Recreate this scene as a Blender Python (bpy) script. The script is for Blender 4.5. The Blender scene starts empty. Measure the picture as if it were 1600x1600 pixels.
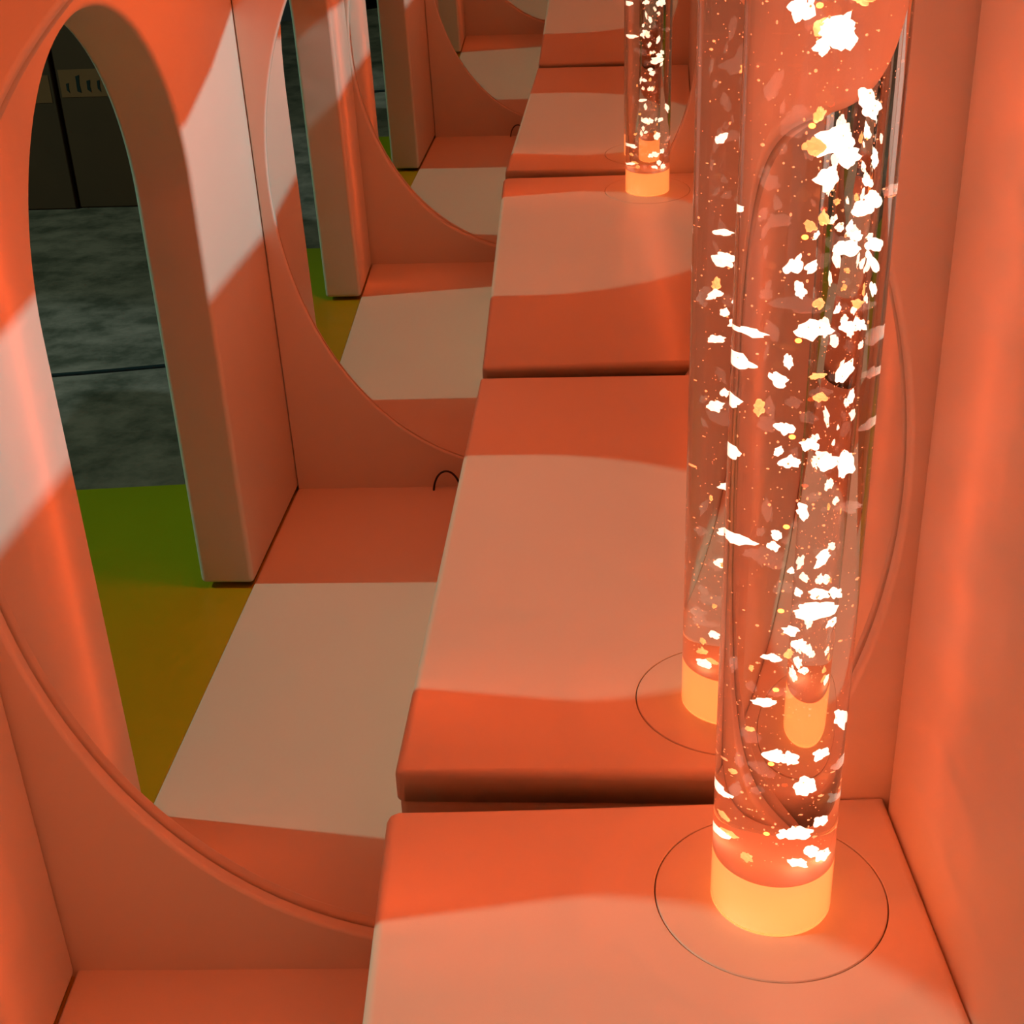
import bpy, bmesh, math, random
from mathutils import Vector, Matrix, noise
random.seed(7)
S = bpy.context.scene
COL = S.collection

# ------------------------------------------------------------------ camera
CP = dict(x=0.72725, y=-1.46681, z=1.52926, yaw=-0.0162606, pitch=0.4737104, roll=-0.0443907, f=2054.703)
def cam_axes():
    y, p, r = CP['yaw'], CP['pitch'], CP['roll']
    fw = Vector((math.sin(y)*math.cos(p), math.cos(y)*math.cos(p), -math.sin(p)))
    rt = Vector((math.cos(y), -math.sin(y), 0)); up = rt.cross(fw)
    return fw, math.cos(r)*rt + math.sin(r)*up, -math.sin(r)*rt + math.cos(r)*up
fw, rt, up = cam_axes()
cd = bpy.data.cameras.new('camera'); cam = bpy.data.objects.new('camera', cd); COL.objects.link(cam)
cd.sensor_width = 36; cd.sensor_fit = 'HORIZONTAL'; cd.lens = CP['f']/1600*36
cd.clip_start = 0.02
cam.matrix_world = Matrix(((rt.x, up.x, -fw.x, CP['x']), (rt.y, up.y, -fw.y, CP['y']), (rt.z, up.z, -fw.z, CP['z']), (0, 0, 0, 1)))
S.camera = cam

# ------------------------------------------------------------------ world, lights, exposure
S.view_settings.view_transform = 'Standard'; S.view_settings.look = 'None'
S.view_settings.gamma = 1; S.view_settings.use_curve_mapping = False
S.view_settings.exposure = 0.0
w = bpy.data.worlds.new('world'); S.world = w; w.use_nodes = True
w.node_tree.nodes['Background'].inputs[0].default_value = (0.35, 0.5, 0.45, 1)
w.node_tree.nodes['Background'].inputs[1].default_value = 0.03
cy = S.cycles
cy.max_bounces = 13; cy.diffuse_bounces = 3; cy.glossy_bounces = 8; cy.transmission_bounces = 11
cy.use_adaptive_sampling = True; cy.adaptive_threshold = 0.05; cy.adaptive_min_samples = 16
cy.transparent_max_bounces = 8; cy.caustics_reflective = True; cy.caustics_refractive = True
cy.use_denoising = True; cy.sample_clamp_indirect = 6.0; cy.blur_glossy = 0.6

W = 1.2053637; D = 1.6187185; H = 0.3225829; M = 0.0233843
BY = -0.0318009; OY = -0.0137462; OP = 0.0384475
TX, TY, TR = 1.01263, -0.202595, 0.075
CEIL = 1.68

def lamp(name, kind, loc, target, power, color, **kw):
    l = bpy.data.lights.new(name, kind); o = bpy.data.objects.new(name, l); COL.objects.link(o)
    o.location = loc
    o.rotation_euler = (Vector(target)-Vector(loc)).to_track_quat('-Z', 'Y').to_euler()
    l.energy = power; l.color = color
    for k, v in kw.items(): setattr(l, k, v)
    return o
# added orange fill lamp, unseen just below the ceiling, facing the arch wall
lamp('fill_lamp_orange', 'AREA', (0.62, -1.00, CEIL-0.03), (0.12, -0.95, 0.85), 10.5, (1, 0.098, 0.013), shape='RECTANGLE', size=0.25, size_y=0.25)
# orange lamps inside the bubble tube, one above the other
for z in (0.44, 0.545, 0.65, 0.755, 0.86, 0.965, 1.07, 1.175, 1.28, 1.385, 1.49, 1.57):
    l = lamp('tube_lamp_orange', 'POINT', (TX-0.005, TY+0.004, z), (TX, TY, 0), 2.6+1.8*z, (1, 0.088, 0.013), shadow_soft_size=0.0025)
    l.data.cycles.is_caustics_light = True
# flood lamp of the hall, high on the left: shines through the arch
lamp('hall_flood_left', 'SPOT', (-5.9, -1.05, 5.45), (0.2, -0.65, 0.3), 1050.0, (0.36, 0.88, 0.70), spot_size=math.radians(85), spot_blend=0.3, shadow_soft_size=0.07)
# flood lamp of the hall, high on the right: shines through the gap left for it beside the ceiling
lamp('hall_flood_right', 'SPOT', (4.0, -1.2, 4.06), (0.4, -0.8, 1.1), 900.0, (0.36, 0.86, 0.95), spot_size=math.radians(50), spot_blend=0.2, shadow_soft_size=0.035)

# ------------------------------------------------------------------ materials
def mat(name, color, rough=0.5, spec=0.5, metal=0.0, grain=0.0, gscale=900, var=0.0, emis=None, estr=0.0):
    m = bpy.data.materials.new(name); m.use_nodes = True; nt = m.node_tree; b = nt.nodes['Principled BSDF']
    b.inputs['Base Color'].default_value = (*color, 1); b.inputs['Roughness'].default_value = rough
    b.inputs['Metallic'].default_value = metal; b.inputs['Specular IOR Level'].default_value = spec
    tc = nt.nodes.new('ShaderNodeTexCoord')
    if var:
        n = nt.nodes.new('ShaderNodeTexNoise'); n.inputs['Scale'].default_value = 3.5; n.inputs['Detail'].default_value = 4
        mx = nt.nodes.new('ShaderNodeMix'); mx.data_type = 'RGBA'
        mx.inputs[6].default_value = (*[c*(1-var) for c in color], 1); mx.inputs[7].default_value = (*[min(1, c*(1+var)) for c in color], 1)
        nt.links.new(tc.outputs['Object'], n.inputs['Vector']); nt.links.new(n.outputs['Fac'], mx.inputs[0]); nt.links.new(mx.outputs[2], b.inputs['Base Color'])
    if grain:
        v = nt.nodes.new('ShaderNodeTexNoise'); v.inputs['Scale'].default_value = gscale; v.inputs['Detail'].default_value = 2
        n2 = nt.nodes.new('ShaderNodeTexNoise'); n2.inputs['Scale'].default_value = 7; n2.inputs['Detail'].default_value = 1
        bu = nt.nodes.new('ShaderNodeBump'); bu.inputs['Strength'].default_value = grain; bu.inputs['Distance'].default_value = 0.0006
        b2 = nt.nodes.new('ShaderNodeBump'); b2.inputs['Strength'].default_value = 0.35; b2.inputs['Distance'].default_value = 0.012
        for q in (v, n2): nt.links.new(tc.outputs['Object'], q.inputs['Vector'])
        nt.links.new(v.outputs['Fac'], bu.inputs['Height']); nt.links.new(n2.outputs['Fac'], b2.inputs['Height'])
        nt.links.new(b2.outputs['Normal'], bu.inputs['Normal']); nt.links.new(bu.outputs['Normal'], b.inputs['Normal'])
    if emis:
        b.inputs['Emission Color'].default_value = (*emis, 1); b.inputs['Emission Strength'].default_value = estr
    return m
VINYL = mat('vinyl_cream', (0.68, 0.615, 0.505), 0.42, 0.4, grain=0.25, var=0.02)
GREEN = mat('vinyl_green', (0.42, 0.29, 0.003), 0.33, 0.5, grain=0.2, var=0.08)
MIRROR = mat('mirror_silver', (0.84, 0.83, 0.80), 0.0, 0.5, metal=1.0)
BACKING = mat('mirror_backing', (0.12, 0.10, 0.09), 0.6)
CABLE = mat('cable_black', (0.012, 0.012, 0.012), 0.35)
CARTON = mat('carton_dark', (0.12, 0.03, 0.008), 0.8, var=0.25)
INK = mat('carton_ink', (0.012, 0.008, 0.006), 0.8)
TAPE = mat('carton_tape', (0.34, 0.09, 0.03), 0.5, var=0.2)
DARKWALL = mat('hall_wall_dark', (0.03, 0.028, 0.02), 0.8, var=0.2)
RIM = mat('rim_dark', (0.1, 0.04, 0.02), 0.6)
LED = mat('led_diffuser', (0.6, 0.7, 0.45), 0.35, emis=(1.0, 0.17, 0.042), estr=2.2)
CAPM = mat('base_cap_glow', (0.9, 0.45, 0.25), 0.5, emis=(1.0, 0.16, 0.045), estr=0.35)  # faint emission stands in for LED light coming up through the cap
BUB_HOT = mat('bubble_glow_bright', (1, 0.95, 0.85), 0.3, emis=(1.0, 0.82, 0.62), estr=1.8)  # emission stands in for LED light scattered by the bubbles
BUB_AMB = mat('bubble_glow_amber', (1, 0.7, 0.4), 0.3, emis=(1.0, 0.48, 0.14), estr=1.0)  # weaker scattered light, also painted in as emission
SPECK = mat('bubble_glow_speck', (1, 0.6, 0.4), 0.3, emis=(1.0, 0.36, 0.14), estr=1.0)  # fizz glow painted in the same way, the specks give no light themselves

def floor_mat():
    m = bpy.data.materials.new('hall_floor_dark'); m.use_nodes = True; nt = m.node_tree; b = nt.nodes['Principled BSDF']
    tc = nt.nodes.new('ShaderNodeTexCoord')
    n = nt.nodes.new('ShaderNodeTexNoise'); n.inputs['Scale'].default_value = 5.5; n.inputs['Detail'].default_value = 9; n.inputs['Roughness'].default_value = 0.65
    cr = nt.nodes.new('ShaderNodeValToRGB'); cr.color_ramp.elements[0].position = 0.38; cr.color_ramp.elements[1].position = 0.62
    cr.color_ramp.elements[0].color = (0.11, 0.062, 0.042, 1); cr.color_ramp.elements[1].color = (0.33, 0.165, 0.125, 1)
    nt.links.new(tc.outputs['Object'], n.inputs['Vector']); nt.links.new(n.outputs['Fac'], cr.inputs[0]); nt.links.new(cr.outputs[0], b.inputs['Base Color'])
    b.inputs['Roughness'].default_value = 0.5
    return m
HALLFLOOR = floor_mat()

def glass(name, ior, color=(1, 1, 1)):
    m = bpy.data.materials.new(name); m.use_nodes = True; nt = m.node_tree
    nt.nodes.remove(nt.nodes['Principled BSDF']); g = nt.nodes.new('ShaderNodeBsdfGlass')
    g.inputs['Color'].default_value = (*color, 1); g.inputs['Roughness'].default_value = 0.0; g.inputs['IOR'].default_value = ior
    nt.links.new(g.outputs[0], nt.nodes['Material Output'].inputs[0]); return m
ACRYLIC = glass('acrylic_clear', 1.40)
WATER = glass('water_clear', 1.333/1.40)

# ------------------------------------------------------------------ helpers
def link(name, me, m=None, parent=None, mw=None):
    o = bpy.data.objects.new(name, me); COL.objects.link(o)
    if m: me.materials.append(m)
    if parent is not None:
        o.parent = parent; o.matrix_parent_inverse = parent.matrix_world.inverted() if False else Matrix()
    if mw is not None: o.matrix_world = mw
    return o
def from_bm(name, bm, m=None, parent=None, smooth=False, mw=None):
    me = bpy.data.meshes.new(name); bmesh.ops.recalc_face_normals(bm, faces=bm.faces); bm.to_mesh(me); bm.free()
    if smooth:
        for p in me.polygons: p.use_smooth = True
    o = link(name, me, m, parent, mw); return o
def box_bm(x0, x1, y0, y1, z0, z1, bm=None):
    bm = bm or bmesh.new()
    v = [bm.verts.new((x, y, z)) for z in (z0, z1) for y in (y0, y1) for x in (x0, x1)]
    for f in ((0, 2, 3, 1), (4, 5, 7, 6), (0, 1, 5, 4), (2, 6, 7, 3), (0, 4, 6, 2), (1, 3, 7, 5)): bm.faces.new([v[i] for i in f])
    return bm
def prism_bm(pts, a, b, axis):
    """closed outline pts (2D) extruded from a to b along axis 0/1/2"""
    bm = bmesh.new()
    def P(p, t):
        q = [p[0], p[1]]; q.insert(axis, t); return q
    A = [bm.verts.new(P(p, a)) for p in pts]; B = [bm.verts.new(P(p, b)) for p in pts]
    bm.faces.new(A); bm.faces.new(B[::-1]); n = len(pts)
    for i in range(n): bm.faces.new((A[i], A[(i+1) % n], B[(i+1) % n], B[i]))
    return bm
def annular_plate(outer, inner, a, b, axis):
    """plate between an outer outline and an inner outline with the SAME number of points, extruded a..b"""
    bm = bmesh.new(); n = len(outer)
    def P(p, t):
        q = [p[0], p[1]]; q.insert(axis, t); return q
    R = [[bm.verts.new(P(p, t)) for p in ring] for t in (a, b) for ring in (outer, inner)]
    for i in range(n):
        j = (i+1) % n
        bm.faces.new((R[0][i], R[0][j], R[1][j], R[1][i])); bm.faces.new((R[2][i], R[3][i], R[3][j], R[2][j]))
        bm.faces.new((R[0][i], R[2][i], R[2][j], R[0][j])); bm.faces.new((R[1][i], R[1][j], R[3][j], R[3][i]))
    return bm
def bevel(o, width, seg=4, angle=50):
    m = o.modifiers.new('bevel', 'BEVEL'); m.width = width; m.segments = seg; m.limit_method = 'ANGLE'; m.angle_limit = math.radians(angle)
    m.harden_normals = False
    for p in o.data.polygons: p.use_smooth = True
    wn = o.modifiers.new('normals', 'WEIGHTED_NORMAL'); wn.keep_sharp = True
    return o
def rect_ring(cx, cy, inner, x0, x1, y0, y1):
    """project the inner outline from its centre out to the rectangle, corners included"""
    out = []
    for (x, y) in inner:
        dx, dy = x-cx, y-cy
        t = min((x1-cx)/dx if dx > 1e-9 else 1e9, (x0-cx)/dx if dx < -1e-9 else 1e9, (y1-cy)/dy if dy > 1e-9 else 1e9, (y0-cy)/dy if dy < -1e-9 else 1e9)
        out.append([cx+dx*t, cy+dy*t])
    for (X, Y) in ((x0, y0), (x1, y0), (x1, y1), (x0, y1)):
        k = min(range(len(out)), key=lambda i: (out[i][0]-X)**2+(out[i][1]-Y)**2); out[k] = [X, Y]
    return out
def tube_along(pts, r, seg=10):
    bm = bmesh.new(); rings = []
    for i, p in enumerate(pts):
        a = Vector(pts[max(0, i-1)]); b = Vector(pts[min(len(pts)-1, i+1)]); t = (b-a).normalized()
        n = t.cross(Vector((0, 0.3, 1))).normalized(); c = t.cross(n)
        rings.append([bm.verts.new(Vector(p)+r*(math.cos(k*2*math.pi/seg)*n+math.sin(k*2*math.pi/seg)*c)) for k in range(seg)])
    for a, b in zip(rings, rings[1:]):
        for k in range(seg): bm.faces.new((a[k], a[(k+1) % seg], b[(k+1) % seg], b[k]))
    bm.faces.new(rings[0]); bm.faces.new(rings[-1][::-1]); return bm
def lathe(profile, seg=96):
    bm = bmesh.new(); rings = []
    for r, z in profile:
        rings.append([bm.verts.new((r*math.cos(k*2*math.pi/seg), r*math.sin(k*2*math.pi/seg), z)) for k in range(seg)])
    for a, b in zip(rings, rings[1:]):
        for k in range(seg): bm.faces.new((a[k], a[(k+1) % seg], b[(k+1) % seg], b[k]))
    bm.faces.new(rings[0][::-1]); bm.faces.new(rings[-1]); return bm
def struct(o): o['kind'] = 'structure'; return o
def tag(o, label, cat, group=None):
    o['label'] = label; o['category'] = cat
    if group: o['group'] = group
    return o
def empty(name, loc):
    o = bpy.data.objects.new(name, None); COL.objects.link(o); o.location = loc; o.empty_display_size = 0.1; return o

# ------------------------------------------------------------------ setting
# padded floor of the den, padded walls
bevel(struct(from_bm('floor', box_bm(0.0, W+0.05, -1.72, 0.10, -0.06, 0.0), VINYL)), 0.005, 4)
bevel(struct(from_bm('wall_right', box_bm(W, W+0.12, -1.95, -0.021, -0.055, 1.722), VINYL)), 0.022, 5)
struct(from_bm('ceiling', prism_bm([(-0.12, 0.06), (-0.12, -1.9), (0.3, -1.9), (0.64, -1.54), (0.761, -1.32), (0.834, -1.137), (0.934, -0.433), (0.95, -0.28), (0.96, 0.06)], CEIL, CEIL+0.06, 2), VINYL))  # unseen; right edge shaped to trim the pale light band on the left wall

# left wall with the round-headed arch
LT = 0.126
def arch_outline():
    yc, r, zs = -0.703, 0.407, 0.905
    pts = [(yc-r-0.004, 0.0)]
    for k in range(1, 6): pts.append((yc-r-0.004+0.004*k/6, zs*k/6))
    for k in range(0, 49):
        a = math.pi*(1-k/48); pts.append((yc+r*math.cos(a), zs+r*math.sin(a)))
    for k in range(5, 0, -1): pts.append((yc+r-0.004*(1-k/6), zs*k/6))
    pts.append((yc+r-0.004, 0.0)); return pts
A = arch_outline()
outline = [(-1.80, -0.0), *A, (0.0175, 0.0), (0.0175, CEIL-0.002), (-1.80, CEIL-0.002)]
o = struct(from_bm('wall_left', prism_bm(outline, -LT, 0.0, 0), VINYL)); bevel(o, 0.012, 4, 40)

# wall with the tall oval cut-out: back wall of the den
def oval(cx, cz, a, b, n=160): return [(cx+a*math.cos(2*math.pi*k/n), cz+b*math.sin(2*math.pi*k/n)) for k in range(n)]
def wall_frame(ox, oy, oz, nrm):
    """matrix whose local x runs along the wall, z up the wall, -y points out of the wall into the den"""
    n = Vector(nrm).normalized(); y = -n; x = y.cross(Vector((0, 0, 1))).normalized(); z = x.cross(y)
    return Matrix(((x.x, y.x, z.x, ox), (x.y, y.y, z.y, oy), (x.z, y.z, z.z, oz), (0, 0, 0, 1)))
MB_ = wall_frame(W/2, 0.0, 0.0, (math.sin(BY), -math.cos(BY), 0))
inner = oval(0.5965-W/2, 0.7871, 0.594, 0.7415)
outer = rect_ring(0.5965-W/2, 0.7871, inner, -W/2-0.11, W/2+0.10, -0.055, CEIL-0.002)
o = struct(from_bm('wall_back', annular_plate(outer, inner, 0.0, M, 1), VINYL, mw=MB_)); bevel(o, 0.007, 4, 40)
o = from_bm('wall_mirror', box_bm(-W/2-0.10, W/2+0.09, M+0.0002, M+0.006, -0.05, CEIL-0.01), MIRROR, mw=MB_)
tag(o, 'large upright oval mirror set into the padded back wall behind the bubble tube', 'mirror')

# opposite wall, behind the camera, leaning slightly into the den
on = Vector((math.sin(OY)*math.cos(OP), -math.cos(OY)*math.cos(OP), math.sin(OP)))
n_in = -on     # points to +Y, into the den
MO_ = wall_frame(W/2, -D-0.0034, 0.3, n_in)
inner = oval(-(0.604-W/2), 0.815-0.3, 0.573, 0.758)
outer = rect_ring(-(0.604-W/2), 0.815-0.3, inner, -W/2-0.02, W/2-0.001, -0.36, 1.39)
T2 = 0.010
o = struct(from_bm('wall_front', annular_plate(outer, inner, -T2, 0.0, 1), VINYL, mw=MO_)); bevel(o, 0.005, 4, 40)
o = from_bm('wall_mirror', box_bm(-W/2-0.015, W/2-0.005, 0.0002, 0.006, -0.35, 1.38), MIRROR, mw=MO_)
tag(o, 'second oval mirror in the opposite padded wall, seen only inside the first mirror', 'mirror')

# the dark hall outside the arch
struct(from_bm('floor', box_bm(-9, 9, -9, 5, -0.16, -0.065), HALLFLOOR))
struct(from_bm('wall_far', box_bm(-9, 9, -7.2, -7.0, -0.065, 5), DARKWALL))

# green mat outside the arch
o = bevel(from_bm('floor_mat', prism_bm([(-0.002, 0.25), (-0.95, 0.25), (-0.95, -1.62), (-0.002, -1.715)], -0.063, -0.012, 2), GREEN), 0.008, 3)
tag(o, 'green vinyl play mat lying outside the arched doorway', 'mat')

# ------------------------------------------------------------------ box seat
SYA = 0.0052
seat = empty('box_seat', (W, -0.0167, 0))
tag(seat, 'long cream vinyl padded box seat running along the right wall', 'seat')
SL = W-0.5092; SD = 1.575      # width to the left, length towards the camera
def seat_cushion():
    n = 192; cx, cyy = TX-W, TY+0.0167
    inn = [(cx+0.1462*math.cos(2*math.pi*k/n), cyy+0.1462*math.sin(2*math.pi*k/n)) for k in range(n)]
    out = rect_ring(cx, cyy, inn, -SL, -0.001, -SD, 0.0)
    return annular_plate(out, inn, H-0.055, H, 2)
o = from_bm('seat_cushion', seat_cushion(), VINYL, seat); bevel(o, 0.016, 5, 40)
m = o.modifiers['bevel']; m.limit_method = 'WEIGHT'
bw = o.data.attributes.new('bevel_weight_edge', 'FLOAT', 'EDGE')
for e in o.data.edges:
    a, b = (o.data.vertices[i].co for i in e.vertices)
    r1 = math.hypot(a.x-(TX-W), a.y-(TY+0.0167)); r2 = math.hypot(b.x-(TX-W), b.y-(TY+0.0167))
    horiz = abs(a.z-b.z) < 1e-6 and a.z > H-0.01
    if horiz and r1 < 0.147 and r2 < 0.147: bw.data[e.index].value = 0.09
    elif horiz and r1 > 0.147 and r2 > 0.147: bw.data[e.index].value = 1.0
    elif abs(a.z-b.z) > 0.01 and abs(abs(a.x)-SL) < 1e-4 and (abs(a.y) < 1e-4 or abs(a.y+SD) < 1e-4): bw.data[e.index].value = 1.0
ins = from_bm('round_insert', lathe([(0.1448, H-0.055), (0.1448, H-0.0012), (0.1436, H+0.0002), (0.02, H+0.0002)], 128), VINYL, seat)
ins.location = (TX-W, TY+0.0167, 0)
o = from_bm('seat_body', box_bm(-SL+0.004, -0.002, -SD+0.004, -0.004, 0.0, H-0.056), VINYL, seat); bevel(o, 0.012, 4)

# ------------------------------------------------------------------ bubble tube
tube = empty('bubble_tube', (TX, TY, H))
tag(tube, 'clear upright bubble tube with glowing orange base standing on the box seat', 'bubble tube')
TH = CEIL-0.06-H
o = from_bm('acrylic_tube', lathe([(TR-0.0003, 0.0012), (TR, 0.0015), (TR, 0.0019), (TR, TH-0.0005), (TR, TH), (TR-0.0003, TH+0.0003)], 160), ACRYLIC, tube)
for p in o.data.polygons: p.use_smooth = abs(p.normal.z) < 0.5
o = from_bm('water_column', lathe([(TR-0.0048, 0.0787), (TR-0.0045, 0.079), (TR-0.0045, 0.0794), (TR-0.0045, TH-0.0045), (TR-0.0045, TH-0.004), (TR-0.0048, TH-0.0037)], 160), WATER, tube)
for p in o.data.polygons: p.use_smooth = abs(p.normal.z) < 0.5
o = from_bm('light_base', lathe([(TR-0.0048, 0.0025), (TR-0.0045, 0.003), (TR-0.0045, 0.0035), (TR-0.0045, 0.077), (TR-0.0048, 0.0775)], 128), LED, tube)
for p in o.data.polygons: p.use_smooth = abs(p.normal.z) < 0.5
o = from_bm('base_cap', lathe([(TR-0.0050, 0.0778), (TR-0.0055, 0.0780), (TR-0.0055, 0.0784)], 96), CAPM, tube)
for p in o.data.polygons: p.use_smooth = abs(p.normal.z) < 0.5
BUB=[(-0.0215,-0.0079,1.0609,0.0082,0.0089,'h'),(-0.0164,-0.0161,1.0699,0.0019,0.0038,'h'),(-0.003,-0.0046,1.0452,0.0047,0.0064,'a'),(0.0059,-0.0186,1.0411,0.0117,0.014,'h'),(-0.0068,-0.0205,1.0295,0.0052,0.0064,'h'),(0.0218,-0.0096,1.0675,0.0061,0.0038,'a'),(0.0325,0.0114,0.9747,0.0066,0.0106,'h'),(0.0019,0.0148,0.9661,0.0033,0.0058,'a'),(0.0125,0.0105,0.9409,0.0099,0.0122,'h'),(-0.007,-0.0125,0.9412,0.0059,0.0058,'a'),(0.0314,-0.0055,0.9518,0.0021,0.0064,'h'),(0.018,-0.0148,0.9306,0.0078,0.0078,'h'),(0.0042,-0.0175,0.9119,0.0076,0.0091,'h'),(0.0374,-0.0233,0.9299,0.0029,0.0065,'h'),(0.0339,-0.0192,0.9088,0.0031,0.0049,'h'),(0.0396,0.0086,0.8854,0.0053,0.0072,'h'),(0.033,0.0071,0.8783,0.0062,0.0059,'h'),(0.0096,0.0133,0.8681,0.0029,0.0059,'a'),(0.0261,0.0082,0.8615,0.0022,0.0046,'h'),(-0.0065,-0.0141,0.8671,0.0038,0.0046,'a'),(-0.0001,-0.0097,0.8568,0.0019,0.0033,'h'),(0.0301,-0.0011,0.854,0.0039,0.0039,'h'),(0.0245,0.0054,0.8398,0.0097,0.0053,'h'),(0.0422,0.0042,0.8426,0.0039,0.0059,'h'),(-0.0073,0.0206,0.8203,0.0053,0.0086,'h'),(-0.0041,-0.0201,0.8281,0.0036,0.0059,'h'),(0.0421,-0.0056,0.8283,0.0034,0.0099,'h'),(-0.0049,0.0098,0.7987,0.0044,0.006,'h'),(0.0447,-0.0099,0.8013,0.0024,0.006,'h'),(0.0039,-0.0171,0.791,0.0044,0.004,'a'),(0.0342,-0.0088,0.7875,0.0044,0.003,'a'),(0.0174,-0.0234,0.7862,0.0022,0.0047,'h'),(0.0074,0.0204,0.7541,0.0098,0.008,'h'),(0.0299,0.01,0.7599,0.0059,0.0047,'h'),(0.0374,-0.0065,0.7652,0.0034,0.0053,'h'),(-0.02,-0.0052,0.7075,0.0075,0.0047,'h'),(-0.0066,0.0219,0.7196,0.0035,0.0067,'h'),(0.0295,-0.0034,0.7164,0.0045,0.0088,'h'),(0.0126,0.0164,0.7058,0.0045,0.0027,'a'),(0.0152,0.014,0.6834,0.0045,0.0041,'a'),(0.035,-0.0075,0.6898,0.0023,0.0075,'h'),(-0.0327,0.0037,0.6736,0.005,0.0062,'a'),(-0.0102,0.0073,0.6509,0.0061,0.0052,'h'),(0.0066,-0.005,0.6363,0.0056,0.0048,'h'),(-0.0195,-0.0122,0.6317,0.0036,0.0042,'h'),(-0.0081,-0.008,0.6174,0.0066,0.0056,'h'),(0.0224,0.01,0.6106,0.0077,0.007,'h'),(0.0338,-0.0258,0.6197,0.0067,0.0111,'h'),(0.0011,-0.0232,0.566,0.0047,0.0071,'h'),(-0.0115,0.0089,0.5252,0.0034,0.0046,'h'),(-0.0176,-0.0068,0.5176,0.0042,0.0043,'h'),(0.0225,-0.0035,0.5013,0.0048,0.0101,'h'),(-0.0006,-0.0013,0.486,0.0024,0.0033,'h'),(0.0046,-0.009,0.4621,0.0032,0.0044,'h'),(0.024,0.0186,0.448,0.0059,0.0051,'h'),(0.0345,-0.02,0.4634,0.0048,0.0051,'h'),(0.0174,-0.0082,0.4374,0.0141,0.0081,'h'),(0.0329,-0.0197,0.4257,0.0027,0.0056,'h'),(0.0042,0.0058,0.406,0.006,0.0045,'h'),(0.0082,-0.013,0.3964,0.006,0.006,'h'),(-0.0117,-0.0046,0.3747,0.0066,0.0045,'h'),(0.0047,0.0115,0.3736,0.0033,0.0045,'a'),(-0.0285,-0.0017,0.3568,0.0022,0.003,'a'),(-0.0142,0.0061,0.308,0.0085,0.0035,'h'),(0.047,0.0035,0.2789,0.0046,0.0109,'h'),(-0.0076,-0.0185,0.2469,0.0073,0.0059,'h'),(0.0044,-0.023,0.2451,0.0064,0.0071,'h'),(0.0325,-0.0186,0.2476,0.0075,0.0055,'h'),(0.0229,0.0076,0.1886,0.0083,0.0096,'h'),(0.036,-0.0034,0.1375,0.006,0.0066,'h'),(0.0164,-0.0164,0.1316,0.0097,0.0066,'h'),(0.0069,-0.0101,0.1259,0.0055,0.005,'h'),(0.0301,-0.0205,0.1035,0.0061,0.0067,'h'),(0.041,-0.0108,0.0282,0.0063,0.0077,'h'),(0.0173,-0.0256,-0.0034,0.0083,0.0043,'h'),(0.0384,-0.0007,-0.0106,0.0041,0.0052,'h'),(-0.0173,0.0227,0.2597,0.0029,0.0027,'a'),(-0.027,0.0259,0.191,0.0027,0.0028,'a'),(-0.0374,0.0175,0.124,0.0045,0.0037,'a'),(-0.0259,0.0261,0.0943,0.0055,0.0029,'a'),(-0.0279,-0.0164,0.0562,0.005,0.0051,'a')]
def lump(seed, sub=3):
    bm = bmesh.new(); bmesh.ops.create_icosphere(bm, subdivisions=sub, radius=1)
    for v in bm.verts:
        d = noise.noise(v.co*1.5+Vector((seed*3.7, 0, 0)))*0.85 + noise.noise(v.co*3.4+Vector((0, seed*2.3, 0)))*0.28
        v.co *= 1+d
    me = bpy.data.meshes.new('bubble'); bm.to_mesh(me); bm.free()
    for p in me.polygons: p.use_smooth = True
    return me
LUMP = {}
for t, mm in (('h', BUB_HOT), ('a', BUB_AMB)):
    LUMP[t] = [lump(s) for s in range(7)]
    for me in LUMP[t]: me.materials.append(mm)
extra = []
for k in range(9): extra.append((random.uniform(-.02, .035), random.uniform(-.04, .03), random.uniform(1.10, TH-0.03), random.uniform(.004, .009), random.uniform(.004, .010), 'h'))
for zz in (1.40, 1.19, 1.07, 1.035, 0.99, 0.93, 0.83, 0.47, 0.40):      # bubbles on the mirror side
    extra.append((-0.040+random.uniform(-.01, .012), 0.036+random.uniform(-.01, .008), zz-H, random.uniform(.007, .012), random.uniform(.003, .006), 'h'))
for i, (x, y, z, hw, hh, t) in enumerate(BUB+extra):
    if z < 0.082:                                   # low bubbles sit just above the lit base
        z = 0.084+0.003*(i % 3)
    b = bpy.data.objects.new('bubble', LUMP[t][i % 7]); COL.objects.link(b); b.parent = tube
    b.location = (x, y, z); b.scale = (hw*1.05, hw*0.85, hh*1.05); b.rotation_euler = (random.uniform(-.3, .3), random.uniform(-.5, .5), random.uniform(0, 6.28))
# fine fizz between the bubbles: one uncountable part
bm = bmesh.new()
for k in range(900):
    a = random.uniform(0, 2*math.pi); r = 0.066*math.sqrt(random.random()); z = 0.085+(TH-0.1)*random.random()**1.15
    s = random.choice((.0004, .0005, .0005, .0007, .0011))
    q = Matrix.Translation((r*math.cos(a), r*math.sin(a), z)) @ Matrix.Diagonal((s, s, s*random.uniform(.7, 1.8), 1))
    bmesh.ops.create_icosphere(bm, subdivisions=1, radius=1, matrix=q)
o = from_bm('bubble_fizz', bm, SPECK, tube); o['kind'] = 'stuff'

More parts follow.
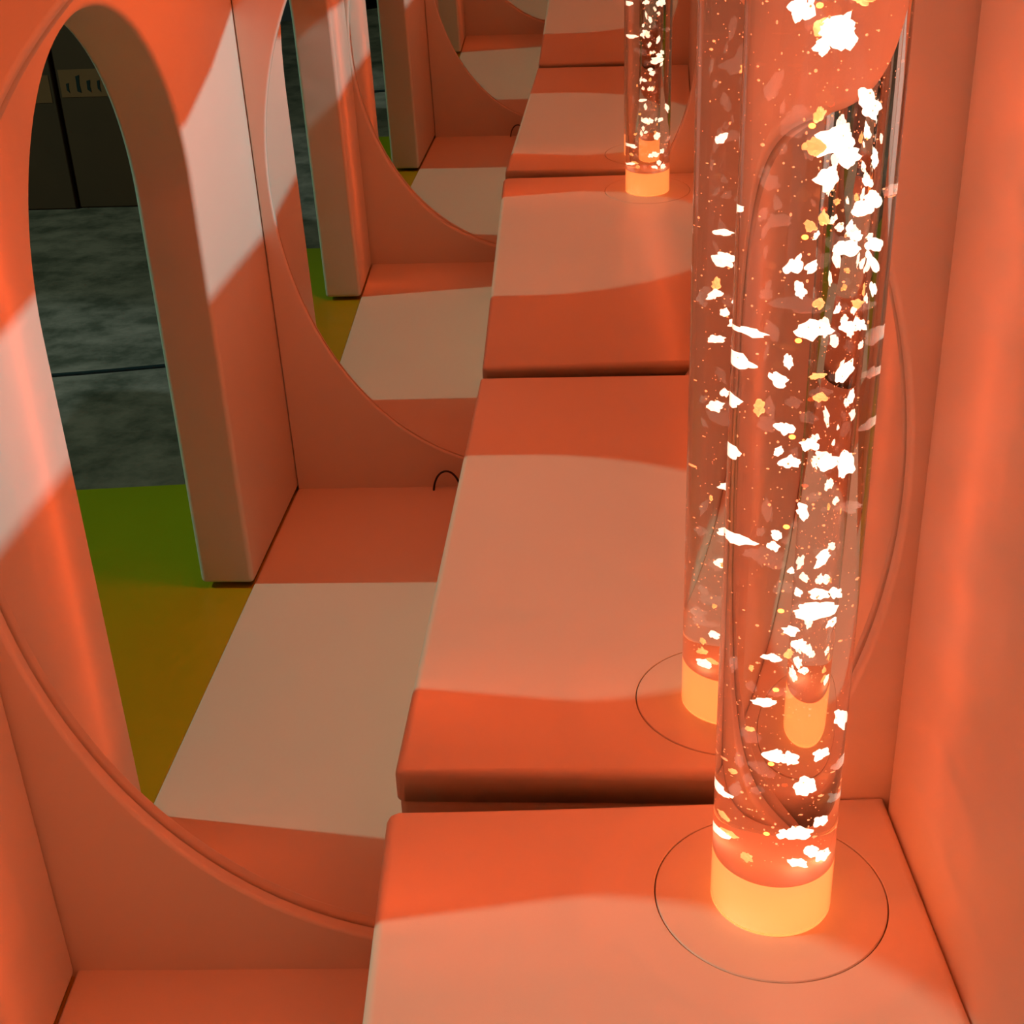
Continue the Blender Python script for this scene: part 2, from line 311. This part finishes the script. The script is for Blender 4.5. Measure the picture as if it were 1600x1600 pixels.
# ------------------------------------------------------------------ cables
pts = []
for k in range(25):
    t = k/24; a = math.pi*t
    pts.append((0.405-0.037*math.cos(a), -D+0.018+0.004*math.sin(a)+0.0, -0.012+0.069*math.sin(a)))
o = from_bm('cable_loop', tube_along(pts, 0.0028), CABLE, smooth=True)
tag(o, 'thin black cable loop poking up at the foot of the opposite wall beside the seat', 'cable')
pts = [(-3.2+0.07*k, -2.72-0.10*math.sin(k*0.16+0.6)-0.00*k, -0.06) for k in range(50)]
o = from_bm('floor_cable', tube_along(pts, 0.007), CABLE, smooth=True)
tag(o, 'dark cable lying across the grey hall floor beyond the green mat', 'cable')

# ------------------------------------------------------------------ cartons in the hall
def carton(x0, x1, y0, y1, z0, z1, label, marks):
    c = empty('carton', ((x0+x1)/2, (y0+y1)/2, z0)); tag(c, label, 'carton', 'dark cartons in the hall')
    ox, oy = (x0+x1)/2, (y0+y1)/2
    o = from_bm('carton_body', box_bm(x0-ox, x1-ox, y0-oy, y1-oy, 0, z1-z0), CARTON, c); bevel(o, 0.01, 2)
    o = from_bm('carton_tape', box_bm(x0-ox+0.02, x1-ox-0.02, y1-oy+0.0005, y1-oy+0.002, (z1-z0)*0.40, (z1-z0)*0.40+0.13), TAPE, c)
    if marks:                                       # worn, unreadable dark marks along the band
        for k in range(11):
            a = x0-ox+0.05+k*(x1-x0-0.12)/11; h = random.uniform(.04, .085); zz = (z1-z0)*0.40+0.02; w_ = random.uniform(.012, .03)
            pr = prism_bm([(a, zz+random.uniform(0, .02)), (a+w_, zz), (a+w_*.8, zz+h*.5), (a+w_*1.1, zz+h), (a+w_*.1, zz+h*.93)], y1-oy+0.0025, y1-oy+0.004, 1)
            from_bm('print_mark', pr, INK, c)
carton(-2.75, -1.845, -5.75, -5.0, -0.065, 1.25, 'dark carton at the hall\'s far side, left one in the mirror', False)
carton(-1.84, -1.15, -5.85, -5.02, -0.065, 1.30, 'dark carton with a printed band at the hall\'s far side, right one in the mirror', True)

for o in S.objects:
    if o.type == 'MESH':
        ms = [m.name for m in o.data.materials]
        if 'acrylic_clear' in ms or 'water_clear' in ms: o.cycles.is_caustics_caster = True
        else: o.cycles.is_caustics_receiver = True
